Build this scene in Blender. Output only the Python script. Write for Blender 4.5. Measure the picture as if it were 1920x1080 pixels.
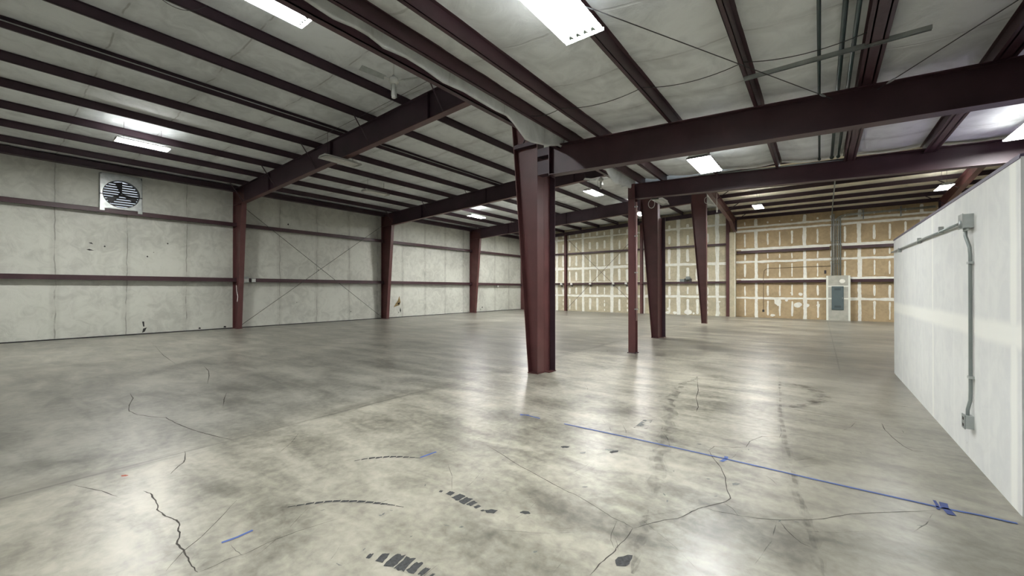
import bpy, math, random
from mathutils import Matrix, Vector
random.seed(7)
for o in list(bpy.data.objects): bpy.data.objects.remove(o)
S = bpy.context.scene
COL = S.collection
PI = math.pi

# ------------------------------------------------------------------ camera
H = 1.75
F_PX, YAW, PITCH, ROLL = 761.68, 37.157, 0.235, -0.029
y, p, r = map(math.radians, (YAW, PITCH, ROLL))
Fv = Vector((-math.sin(y)*math.cos(p), math.cos(y)*math.cos(p), math.sin(p)))
Rv = Vector((math.cos(y), math.sin(y), 0)); Uv = Rv.cross(Fv)
R2 = Rv*math.cos(r)+Uv*math.sin(r); U2 = Uv*math.cos(r)-Rv*math.sin(r)
cam = bpy.data.objects.new('camera', bpy.data.cameras.new('camera')); COL.objects.link(cam)
cam.data.sensor_width = 36; cam.data.lens = F_PX/1920*36; cam.data.clip_start = .05; cam.data.clip_end = 200
M = Matrix.Identity(4)
for i in range(3):
    M[i][0] = R2[i]; M[i][1] = U2[i]; M[i][2] = -Fv[i]
M[2][3] = H
cam.matrix_world = M
S.camera = cam

# ------------------------------------------------------------------ world, exposure
w = bpy.data.worlds.new('sky'); S.world = w; w.use_nodes = True
w.node_tree.nodes['Background'].inputs[0].default_value = (.80, .90, 1, 1)
w.node_tree.nodes['Background'].inputs[1].default_value = .9
S.view_settings.view_transform = 'Standard'; S.view_settings.look = 'None'
S.view_settings.gamma = 1; S.view_settings.use_curve_mapping = False
S.view_settings.exposure = 0.1
LAMP = 120.0          # strength of a lit fixture's lens

# ------------------------------------------------------------------ helpers
def mat(name, col, rough=.6, noise=0, nscale=3, metal=0, bump=0, bscale=8, spec=.5, emit=None, detail=5, bdist=.02):
    m = bpy.data.materials.new(name); m.use_nodes = True; nt = m.node_tree; b = nt.nodes['Principled BSDF']
    b.inputs['Base Color'].default_value = (*col, 1); b.inputs['Roughness'].default_value = rough
    b.inputs['Metallic'].default_value = metal; b.inputs['Specular IOR Level'].default_value = spec
    if emit: b.inputs['Emission Color'].default_value = (*emit[0], 1); b.inputs['Emission Strength'].default_value = emit[1]
    g = nt.nodes.new('ShaderNodeNewGeometry')
    if noise:
        n = nt.nodes.new('ShaderNodeTexNoise'); n.inputs['Scale'].default_value = nscale; n.inputs['Detail'].default_value = detail
        nt.links.new(g.outputs['Position'], n.inputs['Vector'])
        c = nt.nodes.new('ShaderNodeValToRGB')
        c.color_ramp.elements[0].position = .3; c.color_ramp.elements[1].position = .7
        c.color_ramp.elements[0].color = (*[v*(1-noise) for v in col], 1); c.color_ramp.elements[1].color = (*[min(1, v*(1+noise)) for v in col], 1)
        nt.links.new(n.outputs['Fac'], c.inputs['Fac']); nt.links.new(c.outputs['Color'], b.inputs['Base Color'])
    if bump:
        n2 = nt.nodes.new('ShaderNodeTexNoise'); n2.inputs['Scale'].default_value = bscale; n2.inputs['Detail'].default_value = 4
        nt.links.new(g.outputs['Position'], n2.inputs['Vector'])
        bp = nt.nodes.new('ShaderNodeBump'); bp.inputs['Strength'].default_value = bump; bp.inputs['Distance'].default_value = bdist
        nt.links.new(n2.outputs['Fac'], bp.inputs['Height']); nt.links.new(bp.outputs['Normal'], b.inputs['Normal'])
    return m
class NT:
    """small shader-graph helper"""
    def __init__(s, m): s.m = m; s.nt = m.node_tree; s.b = s.nt.nodes['Principled BSDF']; s.g = s.nt.nodes.new('ShaderNodeNewGeometry'); s.sep = s.nt.nodes.new('ShaderNodeSeparateXYZ'); s.nt.links.new(s.g.outputs['Position'], s.sep.inputs[0])
    def put(s, sock, v):
        if isinstance(v, (int, float)): sock.default_value = v
        elif isinstance(v, tuple): sock.default_value = v
        else: s.nt.links.new(v, sock)
    def math(s, op, a, b=0, c=0):
        n = s.nt.nodes.new('ShaderNodeMath'); n.operation = op; s.put(n.inputs[0], a); s.put(n.inputs[1], b); s.put(n.inputs[2], c); return n.outputs[0]
    def noise(s, sc, det=5, dist=0, vec=None, rough=.5):
        n = s.nt.nodes.new('ShaderNodeTexNoise'); n.inputs['Scale'].default_value = sc; n.inputs['Detail'].default_value = det; n.inputs['Distortion'].default_value = dist; n.inputs['Roughness'].default_value = rough
        s.nt.links.new(vec or s.g.outputs['Position'], n.inputs['Vector']); return n.outputs['Fac']
    def scale(s, v):
        n = s.nt.nodes.new('ShaderNodeVectorMath'); n.operation = 'MULTIPLY'; s.nt.links.new(s.g.outputs['Position'], n.inputs[0]); n.inputs[1].default_value = v; return n.outputs[0]
    def ramp(s, f, a, b, lo=0.0, hi=1.0):
        n = s.nt.nodes.new('ShaderNodeMapRange'); n.interpolation_type = 'SMOOTHSTEP'; s.put(n.inputs[0], f); n.inputs[1].default_value = a; n.inputs[2].default_value = b; n.inputs[3].default_value = lo; n.inputs[4].default_value = hi; return n.outputs[0]
    def mix(s, f, a, b):
        n = s.nt.nodes.new('ShaderNodeMix'); n.data_type = 'RGBA'; s.put(n.inputs[0], f)
        s.put(n.inputs[6], (*a, 1) if isinstance(a, tuple) and len(a) == 3 else a); s.put(n.inputs[7], (*b, 1) if isinstance(b, tuple) and len(b) == 3 else b); return n.outputs[2]
    def line(s, coord, at, hw, wob=None, wa=0):
        """1 on a line, 0 away"""
        c = s.math('SUBTRACT', coord, at)
        if wob is not None: c = s.math('ADD', c, s.math('MULTIPLY', s.math('SUBTRACT', wob, .5), wa))
        return s.ramp(s.math('ABSOLUTE', c), hw*.35, hw, 1, 0)
    def period(s, coord, at, per, hw, wob=None, wa=0):
        c = s.math('SUBTRACT', coord, at)
        if wob is not None: c = s.math('ADD', c, s.math('MULTIPLY', s.math('SUBTRACT', wob, .5), wa))
        c = s.math('PINGPONG', c, per/2)
        return s.ramp(c, hw*.35, hw, 1, 0)
    def bump(s, h, st, dist):
        bp = s.nt.nodes.new('ShaderNodeBump'); bp.inputs['Strength'].default_value = st; bp.inputs['Distance'].default_value = dist
        s.nt.links.new(h, bp.inputs['Height']); s.nt.links.new(bp.outputs['Normal'], s.b.inputs['Normal'])
class MB:
    def __init__(s): s.v = []; s.f = []; s.mi = []
    def add(s, vs, fs, mi=0):
        n = len(s.v); s.v += [tuple(v) for v in vs]; s.f += [tuple(i+n for i in f) for f in fs]; s.mi += [mi]*len(fs); return s
    def box(s, x0, x1, y0, y1, z0, z1, mi=0):
        return s.add([(x0,y0,z0),(x1,y0,z0),(x1,y1,z0),(x0,y1,z0),(x0,y0,z1),(x1,y0,z1),(x1,y1,z1),(x0,y1,z1)],
              [(0,3,2,1),(4,5,6,7),(0,1,5,4),(1,2,6,5),(2,3,7,6),(3,0,4,7)], mi)
    def hexa(s, b, t, mi=0):      # bottom quad, top quad
        return s.add(list(b)+list(t), [(0,3,2,1),(4,5,6,7),(0,1,5,4),(1,2,6,5),(2,3,7,6),(3,0,4,7)], mi)
    def prism(s, poly, ax, a0, a1, mi=0):
        """poly in the two other axes, extruded along ax"""
        def P(u, v, a): return {'X': (a,u,v), 'Y': (u,a,v), 'Z': (u,v,a)}[ax]
        n = len(poly)
        return s.add([P(u,v,a0) for u,v in poly]+[P(u,v,a1) for u,v in poly],
              [tuple(range(n)), tuple(range(2*n-1, n-1, -1))]+[(i,(i+1)%n,(i+1)%n+n,i+n) for i in range(n)], mi)
    def tube(s, pts, r, seg=8, mi=0, closed=False):
        pts = [Vector(q) for q in pts]; n = len(pts); rings = []; up = Vector((0,0,1)); prev = None
        for i, q in enumerate(pts):
            a = pts[(i-1) % n] if closed else pts[max(0,i-1)]; b = pts[(i+1) % n] if closed else pts[min(n-1,i+1)]
            t = (b-a).normalized()
            if prev is None: u = t.cross(up if abs(t.z) < .9 else Vector((1,0,0))).normalized()
            else: u = (prev-t*prev.dot(t)).normalized()
            prev = u; v = t.cross(u)
            rr = r[i] if isinstance(r, (list, tuple)) else r
            rings.append([q+(u*math.cos(2*PI*k/seg)+v*math.sin(2*PI*k/seg))*rr for k in range(seg)])
        vs = [c for R in rings for c in R]; fs = []
        for i in range(n if closed else n-1):
            j = (i+1) % n
            for k in range(seg): fs.append((i*seg+k, i*seg+(k+1)%seg, j*seg+(k+1)%seg, j*seg+k))
        if not closed: fs += [tuple(range(seg-1,-1,-1)), tuple(range((n-1)*seg, n*seg))]
        return s.add(vs, fs, mi)
    def lathe(s, prof, c, axis='Z', seg=24, mi=0):
        vs = []
        for rr, h in prof:
            for k in range(seg):
                a = 2*PI*k/seg; u, v = rr*math.cos(a), rr*math.sin(a)
                vs.append({'Z': (c[0]+u,c[1]+v,c[2]+h), 'X': (c[0]+h,c[1]+u,c[2]+v), 'Y': (c[0]+u,c[1]+h,c[2]+v)}[axis])
        fs = [(i*seg+k, i*seg+(k+1)%seg, (i+1)*seg+(k+1)%seg, (i+1)*seg+k) for i in range(len(prof)-1) for k in range(seg)]
        return s.add(vs, fs, mi)
    def build(s, name, mats, parent=None, smooth=False, **props):
        me = bpy.data.meshes.new(name); off = Vector(parent.matrix_world.translation) if parent else Vector((0,0,0))
        if parent: off = WLOC[parent.name]
        me.from_pydata([tuple(Vector(v)-off) for v in s.v], [], s.f)
        for m in (mats if isinstance(mats, list) else [mats]): me.materials.append(m)
        for pl, mi in zip(me.polygons, s.mi): pl.material_index = mi; pl.use_smooth = smooth
        me.update()
        o = bpy.data.objects.new(name, me); COL.objects.link(o)
        WLOC[o.name] = off.copy()
        if parent: o.parent = parent
        for k, v in props.items(): o[k] = v
        return o
WLOC = {}
def thing(name, label, cat, loc=(0,0,0), group=None):
    o = bpy.data.objects.new(name, None); COL.objects.link(o); o.location = loc; o.empty_display_size = .2
    WLOC[o.name] = Vector(loc)
    o['label'] = label; o['category'] = cat
    if group: o['group'] = group
    return o
def tag(o, label, cat, group=None):
    o['label'] = label; o['category'] = cat
    if group: o['group'] = group
    return o
def copy_tree(o, delta):
    c = o.copy(); COL.objects.link(c); c.location = Vector(o.location)+Vector(delta); WLOC[c.name] = WLOC[o.name]+Vector(delta)
    for ch in [k for k in bpy.data.objects if k.parent == o]:
        d = ch.copy(); COL.objects.link(d); d.parent = c; WLOC[d.name] = WLOC[ch.name]+Vector(delta)
        for g in [k for k in bpy.data.objects if k.parent == ch]:
            e = g.copy(); COL.objects.link(e); e.parent = d
    return c
ORD = ['first','second','third','fourth','fifth','sixth','seventh','eighth','ninth','tenth','eleventh','twelfth','thirteenth','fourteenth','fifteenth']

# ------------------------------------------------------------------ materials
RED = mat('red_primer_steel', (.098,.036,.035), .42, noise=.18, nscale=2.5, bump=.08, bscale=30)
RED_SHADED = mat('red_primer_steel_shaded', (.058,.026,.032), .45, noise=.18, nscale=2.5, bump=.06, bscale=30)  # primer red with shade darkened into the colour, for girders, girts, low purlins
RED2 = mat('dark_red_purlin_steel', (.046,.024,.034), .5, noise=.2, nscale=2)
GALV = mat('galvanised_steel', (.42,.45,.44), .35, noise=.15, nscale=8, metal=.6)
CONDUIT = mat('grey_conduit', (.25,.28,.27), .4, noise=.12, nscale=6, metal=.3)
GREENPIPE = mat('dark_green_pipe', (.014,.036,.030), .4, noise=.2, nscale=4)
BLACKMETAL = mat('black_metal', (.012,.012,.014), .45)
WIRE = mat('dark_wire', (.05,.05,.05), .6)
WHITEMETAL = mat('white_enamel', (.62,.63,.60), .4, noise=.05)
WHITEPL = mat('white_plastic', (.75,.75,.72), .5)
DARKBOX = mat('dark_box', (.05,.045,.045), .6)
PANELGREY = mat('panel_grey_enamel', (.10,.135,.14), .4, noise=.06)
PANELDARK = mat('panel_slots', (.03,.045,.048), .5)
TAPE = mat('blue_tape', (.075,.13,.37), .65, noise=.1, nscale=20)
TAPED = mat('blue_tape_dark', (.05,.075,.22), .7, noise=.1, nscale=20)
CRACK = mat('crack_dark', (.065,.06,.05), .9, noise=.35, nscale=14)
RUBBER = mat('rubber_mark', (.04,.042,.042), .75, noise=.45, nscale=60)
STAIN = mat('grey_stain', (.16,.17,.155), .6, noise=.3, nscale=40)
ORANGE = mat('orange_scrap', (.35,.09,.05), .7)
TUBEOFF = mat('unlit_tube', (.8,.8,.76), .4)
LENS = mat('lit_lens', (.9,.9,.9), .4, emit=((.98,.995,1.0), LAMP))
LENS2 = mat('lit_lens_bright', (.9,.9,.9), .4, emit=((1.0,.99,.96), LAMP*1.9))
CEIL_FILL = mat('ceiling_fill_strip', (.9,.9,.9), .4, emit=((.88,.95,1.0), LAMP*.15))
LENSB = mat('lens_louvre', (.35,.42,.38), .5)
MUD = mat('joint_compound', (.84,.84,.77), .85, noise=.08, nscale=6)
BEAD = mat('corner_bead_white', (.78,.80,.73), .8)
CHASE = mat('grey_drywall', (.44,.44,.38), .9, noise=.12, nscale=5)
TEAR = mat('torn_backing', (.22,.16,.07), .9, noise=.5, nscale=12)
TEARD = mat('tear_dark', (.03,.03,.028), .9)
CAPM = mat('dark_edge_trim', (.075,.06,.10), .5)

def smear_mat(name, col, alpha):
    m = mat(name, col, .6); n = NT(m)
    a = n.math('MULTIPLY', n.ramp(n.noise(7, 6), .35, .65), alpha); n.put(n.b.inputs['Alpha'], a); return m
SMEAR = smear_mat('faint_tyre_smear', (.10,.095,.08), .11)
SCUFF = smear_mat('thin_scuff', (.10,.095,.08), .6)
PATCH = smear_mat('smooth_patch', (.17,.185,.18), 1.0)

# concrete floor
FLOOR = mat('worn_concrete', (.3,.3,.25), .35); n = NT(FLOOR)
big = n.noise(.35, 6, .6); med = n.noise(1.6, 5, .25, rough=.5); fine = n.noise(11, 6, .3, rough=.62); stre = n.noise(1.0, 5, .4, vec=n.scale((.45,1.6,1)))
v = n.math('ADD', n.math('MULTIPLY', big, .5), n.math('ADD', n.math('MULTIPLY', med, .5), n.math('ADD', n.math('MULTIPLY', fine, .55), n.math('MULTIPLY', stre, .5))))
smud = n.noise(1.1, 6, .9, vec=n.scale((.8,2.2,1)), rough=.55)
v = n.math('ADD', n.math('MULTIPLY', v, .75), n.math('MULTIPLY', smud, .55))
t_ = n.ramp(v, .74, 1.34)
c1 = n.mix(t_, (.088,.082,.064), (.475,.452,.368))
X, Y, Z = n.sep.outputs
# the slab left of the joint is older and greyer; the floor darkens to the right and in patches at the back
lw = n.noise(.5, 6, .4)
old = n.ramp(n.math('ADD', X, n.math('MULTIPLY', n.math('SUBTRACT', lw, .5), .8)), -5.0, -6.3)
c1 = n.mix(n.math('MULTIPLY', old, .50), c1, n.mix(t_, (.060,.062,.058), (.235,.235,.215)))
right_dk = n.ramp(n.math('ADD', X, n.math('MULTIPLY', n.math('SUBTRACT', lw, .5), 1.6)), -.9, .3)
c1 = n.mix(n.math('MULTIPLY', right_dk, .38), c1, (.150,.140,.115))
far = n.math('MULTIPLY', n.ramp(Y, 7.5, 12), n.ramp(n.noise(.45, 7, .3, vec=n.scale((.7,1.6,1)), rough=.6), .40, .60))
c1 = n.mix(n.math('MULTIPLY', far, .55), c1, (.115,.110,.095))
wob = n.noise(.8, 5); gr = n.ramp(n.noise(1.1, 8, .5, vec=n.scale((2.2,.7,1)), rough=.65), .38, .62)
j1 = n.math('MAXIMUM', n.math('MULTIPLY', n.math('MULTIPLY', n.line(X, -5.47, .26, wob, .7), gr), .5), n.math('MULTIPLY', n.line(X, -5.47, .032, wob, .04), n.math('MULTIPLY', n.math('ADD', gr, .45), .6)))
j2 = n.math('MAXIMUM', n.math('MULTIPLY', n.math('MULTIPLY', n.line(X, .34, .022, wob, .03), n.ramp(Y, 10.5, 12)), .6), n.math('MULTIPLY', n.math('MULTIPLY', n.line(X, -14.0, .5, wob, 1.2), gr), .4))
j3 = n.math('MAXIMUM', n.math('MULTIPLY', n.math('MULTIPLY', n.line(Y, 10.9, .3, wob, .9), gr), .35), n.math('MULTIPLY', n.math('MULTIPLY', n.line(Y, 18.9, .5, wob, 1.4), gr), .4))
j3 = n.math('MAXIMUM', j3, n.math('MULTIPLY', n.math('MULTIPLY', n.line(X, -18.3, .6, wob, 1.4), gr), .45))
jj = n.math('MAXIMUM', n.math('MAXIMUM', j1, j2), j3)
scr = n.ramp(n.noise(3.0, 2, 0, vec=n.scale((9,.5,1))), .66, .72); scr2 = n.ramp(n.noise(2.2, 3, 0, vec=n.scale((.6,10,1))), .68, .73)
jj = n.math('MAXIMUM', jj, n.math('MULTIPLY', n.math('MAXIMUM', scr, scr2), .0))
c2 = n.mix(jj, c1, (.085,.08,.065))
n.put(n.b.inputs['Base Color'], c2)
n.put(n.b.inputs['Roughness'], n.math('ADD', .20, n.math('ADD', n.math('MULTIPLY', med, .18), n.math('MULTIPLY', fine, .08))))
n.b.inputs['Specular IOR Level'].default_value = .45
n.bump(n.math('ADD', fine, n.math('MULTIPLY', med, 2)), .12, .01)

def vinyl(name, col, per=None, axis='Y', at=0, sc=1.0, wrinkle=.25, seamdark=.5):
    m = mat(name, col, .55); n = NT(m); X, Y, Z = n.sep.outputs
    a = n.noise(.5*sc, 5, .5); b = n.noise(2.6*sc, 7, 1.2, rough=.62); wv = n.noise(1.3, 3)
    t = n.ramp(n.math('ADD', n.math('MULTIPLY', a, .5), n.math('MULTIPLY', b, .5)), .34, .60)
    c = n.mix(t, tuple(v*.74 for v in col), col)
    h = n.math('ADD', n.math('MULTIPLY', b, .6), n.math('MULTIPLY', a, .6))
    if per:
        co = {'X': X, 'Y': Y}[axis]
        ln = n.period(co, at, per, .022, wv, .16)
        wide = n.period(co, at, per, .16, wv, .16)
        dash = n.ramp(n.noise(1.7, 3), .40, .56)
        f = n.math('ADD', n.math('MULTIPLY', n.math('MULTIPLY', ln, dash), seamdark), n.math('MULTIPLY', wide, .13))
        c = n.mix(f, c, (.13,.12,.10)); h = n.math('SUBTRACT', h, n.math('MULTIPLY', ln, .5))
    n.put(n.b.inputs['Base Color'], c); n.bump(h, wrinkle, .06); return m
WALLV = vinyl('white_wall_insulation', (.60,.61,.55), 1.855, 'Y', 1.66, 1.0, .35, .45)
ROOFV = vinyl('upper_roof_insulation', (.77,.80,.80), 1.80, 'Y', 1.67, .8, .22, .38)
ROOFL = vinyl('lower_roof_insulation', (.81,.84,.83), 1.22, 'Y', .35, .8, .30, .22)
ROOFX = vinyl('end_roof_insulation', (.80,.75,.60), None)
# brown drywall of the end wall: greyer paper on the left of the corner column, tan on the right
def paper(name, col):
    m = mat(name, col, .85); n = NT(m); a = n.noise(.9, 5, .3); b = n.noise(7, 6, .5)
    n.put(n.b.inputs['Base Color'], n.mix(n.ramp(n.math('ADD', n.math('MULTIPLY', a, .6), n.math('MULTIPLY', b, .4)), .35, .65), tuple(v*.84 for v in col), tuple(v*1.12 for v in col))); return m
PAPERL = paper('grey_brown_drywall_paper', (.52,.47,.335))
PAPERR = paper('tan_drywall_paper', (.45,.345,.205))
# white partition
WHITEW = mat('white_taped_drywall', (.7,.71,.68), .75); n = NT(WHITEW); X, Y, Z = n.sep.outputs
wv = n.noise(2.2, 5); bb = n.noise(3.5, 7, .8, rough=.6)
c = n.mix(n.ramp(bb, .35, .65), (.655,.665,.65), (.71,.72,.695))
stz = n.math('MULTIPLY', n.ramp(n.noise(1.6, 4, 0, vec=n.scale((1,2.0,.5))), .40, .70), .3)
c = n.mix(stz, c, (.78,.79,.74))
f = n.math('MAXIMUM', n.line(Z, 1.38, .14, wv, .05), n.math('MAXIMUM', n.math('MULTIPLY', n.line(Y, 7.95, .06, wv, .05), .8), n.math('MULTIPLY', n.line(Y, 5.02, .10, wv, .04), .9)))
c = n.mix(f, c, (.83,.835,.78)); 
vert = n.math('MULTIPLY', n.period(Y, 5.02, .61, .035, wv, .05), .22); c = n.mix(vert, c, (.80,.81,.78))
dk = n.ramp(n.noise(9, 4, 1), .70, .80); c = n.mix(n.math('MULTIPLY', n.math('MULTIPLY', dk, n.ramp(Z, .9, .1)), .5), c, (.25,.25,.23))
n.put(n.b.inputs['Base Color'], c); n.bump(bb, .1, .01)
GREYW = mat('plain_grey_wall', (.5,.5,.46), .8, noise=.08, nscale=1)

# ------------------------------------------------------------------ layout numbers (metres)
XL, XR, Y0, YE = -21.3, 12.0, -9.0, 29.62
XC = -4.66                     # outer face of the middle row of columns
FR = [7.145, 14.985, 22.825]   # portal frames
def zup(x): return 6.30+.0445*(x+21.2)      # underside of upper-roof purlins
def zlow(x): return 4.64-.052*(x+3.8)       # underside of lower-roof purlins
def zend(yy): return 6.20+.085*(29.4-yy)    # underside of end-bay purlins

CRACKS=[[[[-9.286,1.58],[-8.843,1.539],[-8.348,1.408],[-7.941,1.339],[-7.622,1.371],[-7.351,1.469],[-7.141,1.576],[-6.75,1.587],[-6.398,1.623],[-6.046,1.675],[-5.805,1.725],[-5.436,1.813]],0.014],[[[-4.692,0.884],[-4.589,0.911],[-4.446,0.905],[-4.3,0.898],[-4.212,0.875],[-4.073,0.886],[-3.975,0.907],[-3.898,0.925],[-3.822,0.924],[-3.753,0.901],[-3.654,0.885],[-3.535,0.84],[-3.417,0.849],[-3.286,0.842],[-3.17,0.83],[-3.074,0.835]],0.008],[[[-3.074,0.835],[-3.062,0.912],[-3.069,0.992],[-3.038,1.09],[-3.048,1.225],[-3.019,1.419],[-2.93,1.698]],0.003],[[[-5.481,1.371],[-5.214,1.304],[-5.127,1.263],[-5.037,1.194],[-4.92,1.122]],0.008],[[[-11.252,3.158],[-10.513,3.036],[-9.925,2.874],[-9.121,2.616]],0.014],[[[-8.027,2.57],[-7.588,2.397],[-7.141,2.241]],0.01],[[[-16.492,3.376],[-13.936,3.023],[-12.15,2.854]],0.012],[[[-5.335,0.533],[-5.152,0.6],[-4.98,0.667],[-4.745,0.728]],0.006],[[[-3.246,0.719],[-3.392,0.837],[-3.496,0.97],[-3.647,1.116],[-3.87,1.317]],0.004],[[[-3.02,3.484],[-2.675,3.373],[-2.361,3.259],[-2.235,3.231],[-1.991,3.164],[-1.771,3.104],[-1.66,3.092],[-1.541,3.054],[-1.39,3.0],[-1.281,2.955],[-1.177,2.944],[-1.099,2.918]],0.005],[[[-1.099,2.918],[-1.09,2.79],[-1.103,2.632],[-1.097,2.589],[-1.114,2.485],[-1.125,2.402],[-1.127,2.279]],0.006],[[[-1.229,2.934],[-1.197,2.762],[-1.168,2.68],[-1.113,2.612]],0.003],[[[-1.094,2.913],[-1.015,3.052],[-0.947,3.16],[-0.871,3.245],[-0.82,3.375],[-0.779,3.489],[-0.741,3.547],[-0.637,3.713],[-0.601,3.823],[-0.655,3.977],[-0.703,4.21],[-0.779,4.425],[-0.908,4.669],[-0.969,4.812]],0.006],[[[-0.741,3.547],[-0.67,3.529],[-0.578,3.557],[-0.487,3.575],[-0.371,3.623],[-0.245,3.692],[-0.093,3.806],[0.017,3.909],[0.102,4.02],[0.188,4.125],[0.36,4.279],[0.533,4.426],[0.752,4.617]],0.004],[[[-0.637,3.713],[-0.561,3.653],[-0.509,3.569]],0.004],[[[-0.246,3.672],[-0.21,3.589],[-0.151,3.496],[-0.11,3.446],[-0.053,3.427]],0.004],[[[-0.969,4.812],[-0.944,4.976],[-0.778,5.076],[-0.657,5.167],[-0.65,5.384],[-0.554,5.657],[-0.358,5.787]],0.005],[[[-1.417,6.225],[-1.444,6.486],[-1.594,7.007],[-1.689,7.585],[-1.971,8.761]],0.006],[[[0.639,7.157],[0.641,6.835],[0.676,6.568],[0.738,6.263],[0.795,6.145],[0.897,6.184]],0.006],[[[-0.474,7.219],[-0.225,7.194],[0.036,7.163],[0.305,7.14],[0.632,7.209]],0.006]]
SMEARS={"arc1":[[[-1.971,8.761],[-2.024,7.862],[-1.927,6.931],[-1.748,6.113],[-1.507,5.317],[-1.413,4.721],[-1.252,4.035],[-1.113,3.435]],0.1],"arc2":[[[-0.424,9.183],[-0.146,8.953],[0.043,8.418],[-0.073,7.906],[-0.339,7.32]],0.14],"arc3":[[[-1.092,3.231],[-1.002,2.82],[-0.926,2.447]],0.05],"jr":[[[-0.666,9.881],[-0.44,6.701],[-0.184,4.491],[-0.078,3.761],[0.013,3.133]],0.04]}
MARKS={"T1":[[-2.624,2.44],[-2.536,2.467],[-2.432,2.463],[-2.348,2.462],[-2.275,2.458],[-2.207,2.448],[-2.134,2.43]],"T2":[[-2.362,1.568],[-2.28,1.608],[-2.197,1.638],[-2.118,1.661],[-2.038,1.676],[-1.964,1.685],[-1.897,1.691]],"T3":[[-3.784,2.367],[-3.753,2.428],[-3.711,2.488],[-3.664,2.54],[-3.616,2.593],[-3.564,2.639],[-3.509,2.68],[-3.45,2.714],[-3.393,2.751],[-3.335,2.778]],"T4":[[-3.403,1.543],[-3.367,1.597],[-3.329,1.653],[-3.284,1.708],[-3.239,1.76],[-3.192,1.806],[-3.134,1.847],[-3.081,1.887],[-3.021,1.925],[-2.957,1.959],[-2.896,1.988],[-2.84,2.016],[-2.78,2.041],[-2.707,2.069]],"spots":[[-2.074,2.456],[-1.845,2.607],[-2.26,3.961],[-2.027,3.934],[-1.831,4.179],[-1.519,2.258],[-2.719,1.898],[-2.111,2.166],[-1.665,3.264],[-1.01,2.529],[-2.097,6.767],[-0.824,4.09],[-0.606,4.128],[-1.091,4.948],[-1.775,4.163]],"patch":[[-1.886,5.03],[-1.892,5.421],[-1.794,5.494],[-1.734,5.093]],"red":[[-5.223,0.85]]}

# ------------------------------------------------------------------ floor with its cracks, tyre marks and stains
fb = MB(); NX, NY = 12, 14
fb.box(XL-.2, XR+.2, Y0-.2, YE+.2, -.2, 0)
def ribbon(b, pts, wd, z, mi, jit=.35, sub=3, taper=True):
    P = []
    for i in range(len(pts)-1):
        for k in range(sub):
            t = k/sub; P.append([pts[i][j]*(1-t)+pts[i+1][j]*t+(random.uniform(-1,1)*wd*.55 if k and jit else 0) for j in (0,1)])
    P.append(list(pts[-1]))
    vs = []
    for i, q in enumerate(P):
        a = P[max(0,i-1)]; c = P[min(len(P)-1,i+1)]; dx, dy = c[0]-a[0], c[1]-a[1]; l = math.hypot(dx,dy) or 1
        e = min(1, .25+i/3, .25+(len(P)-1-i)/3) if taper else 1
        h = wd/2*(1+random.uniform(-jit,jit))*e
        vs += [(q[0]-dy/l*h, q[1]+dx/l*h, z), (q[0]+dy/l*h, q[1]-dx/l*h, z)]
    b.add(vs, [(2*i,2*i+1,2*i+3,2*i+2) for i in range(len(P)-1)], mi)
for pts, wd in CRACKS: ribbon(fb, pts, min(wd*1.2, .0095), .0016, 1)
for k, (pts, wd) in SMEARS.items():
    for q, (s_, z_) in enumerate(((1.9,.0006),(1.35,.0009),(.8,.0012))): ribbon(fb, pts, wd*s_, z_, 3, .12, 4)
def blob(b, x, yy, rx, ry, ang, mi, z=.002, n=12, j=.3):
    vs = []
    for k in range(n):
        a = 2*PI*k/n; rr = 1+random.uniform(-j,j); u, v = rx*rr*math.cos(a), ry*rr*math.sin(a)
        vs.append((x+u*math.cos(ang)-v*math.sin(ang), yy+u*math.sin(ang)+v*math.cos(ang), z))
    b.add(vs, [tuple(range(n))], mi)
def lug(b, x, yy, l, wd, ang, mi, pointy=.0):
    q = [(-l/2,-wd/2),(l/2,-wd/2*(1-pointy)),(l/2,wd/2),(-l/2*.85,wd/2*.85)]
    pts = []
    for i in range(4):
        a, c = q[i], q[(i+1)%4]
        for k in range(4):
            t = k/4; pts.append((a[0]*(1-t)+c[0]*t+random.uniform(-.05,.05)*wd, a[1]*(1-t)+c[1]*t+random.uniform(-.08,.08)*wd))
    b.add([(x+u*math.cos(ang)-v*math.sin(ang), yy+u*math.sin(ang)+v*math.cos(ang), .002) for u, v in pts], [tuple(range(len(pts)))], mi)
for key, wd in (('T1',.10),('T2',.135),('T3',.045),('T4',.034)):
    P = MARKS[key]; n_ = len(P)
    for i, q in enumerate(P):
        a = P[max(0,i-1)]; c = P[min(n_-1,i+1)]; ang = math.atan2(c[1]-a[1], c[0]-a[0]); l = math.dist(a, c)/(2 if 0 < i < n_-1 else 1)
        e = min(1, .35+.3*i, .3+.25*(n_-1-i)); lug(fb, q[0], q[1], l*.92*(e if key in ('T1','T2') else 1), wd*e, ang, 2, 0 if key in ('T1','T2') else .75)
spots = MARKS['spots']; rad = [.04,.028,.04,.03,.035,.012,.012,.014,.016,.055,.02,.015,.03,.02,.04]
for (x, yy), rr in zip(spots, rad): blob(fb, x, yy, rr*1.3, rr*.75, random.uniform(0,1.5), 2 if rr in (.04,.028,.055) else 5)
fb.add([(x, yy, .0018) for x, yy in MARKS['patch']], [(0,1,2,3)], 4)
x, yy = MARKS['red'][0]; blob(fb, x, yy, .035, .02, .4, 6)
for k in range(150):
    x = random.uniform(-6,1.0); yy = random.uniform(1.0,9); a = random.choice((.6,.9,1.3,1.6,2.2,.1))+random.uniform(-.25,.25); l = random.uniform(.08,.7)
    ribbon(fb, [(x,yy),(x+l*.5*math.cos(a),yy+l*.5*math.sin(a)),(x+l*math.cos(a+.08),yy+l*math.sin(a+.08))], random.uniform(.003,.007), .0014, 7, .3)
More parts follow.
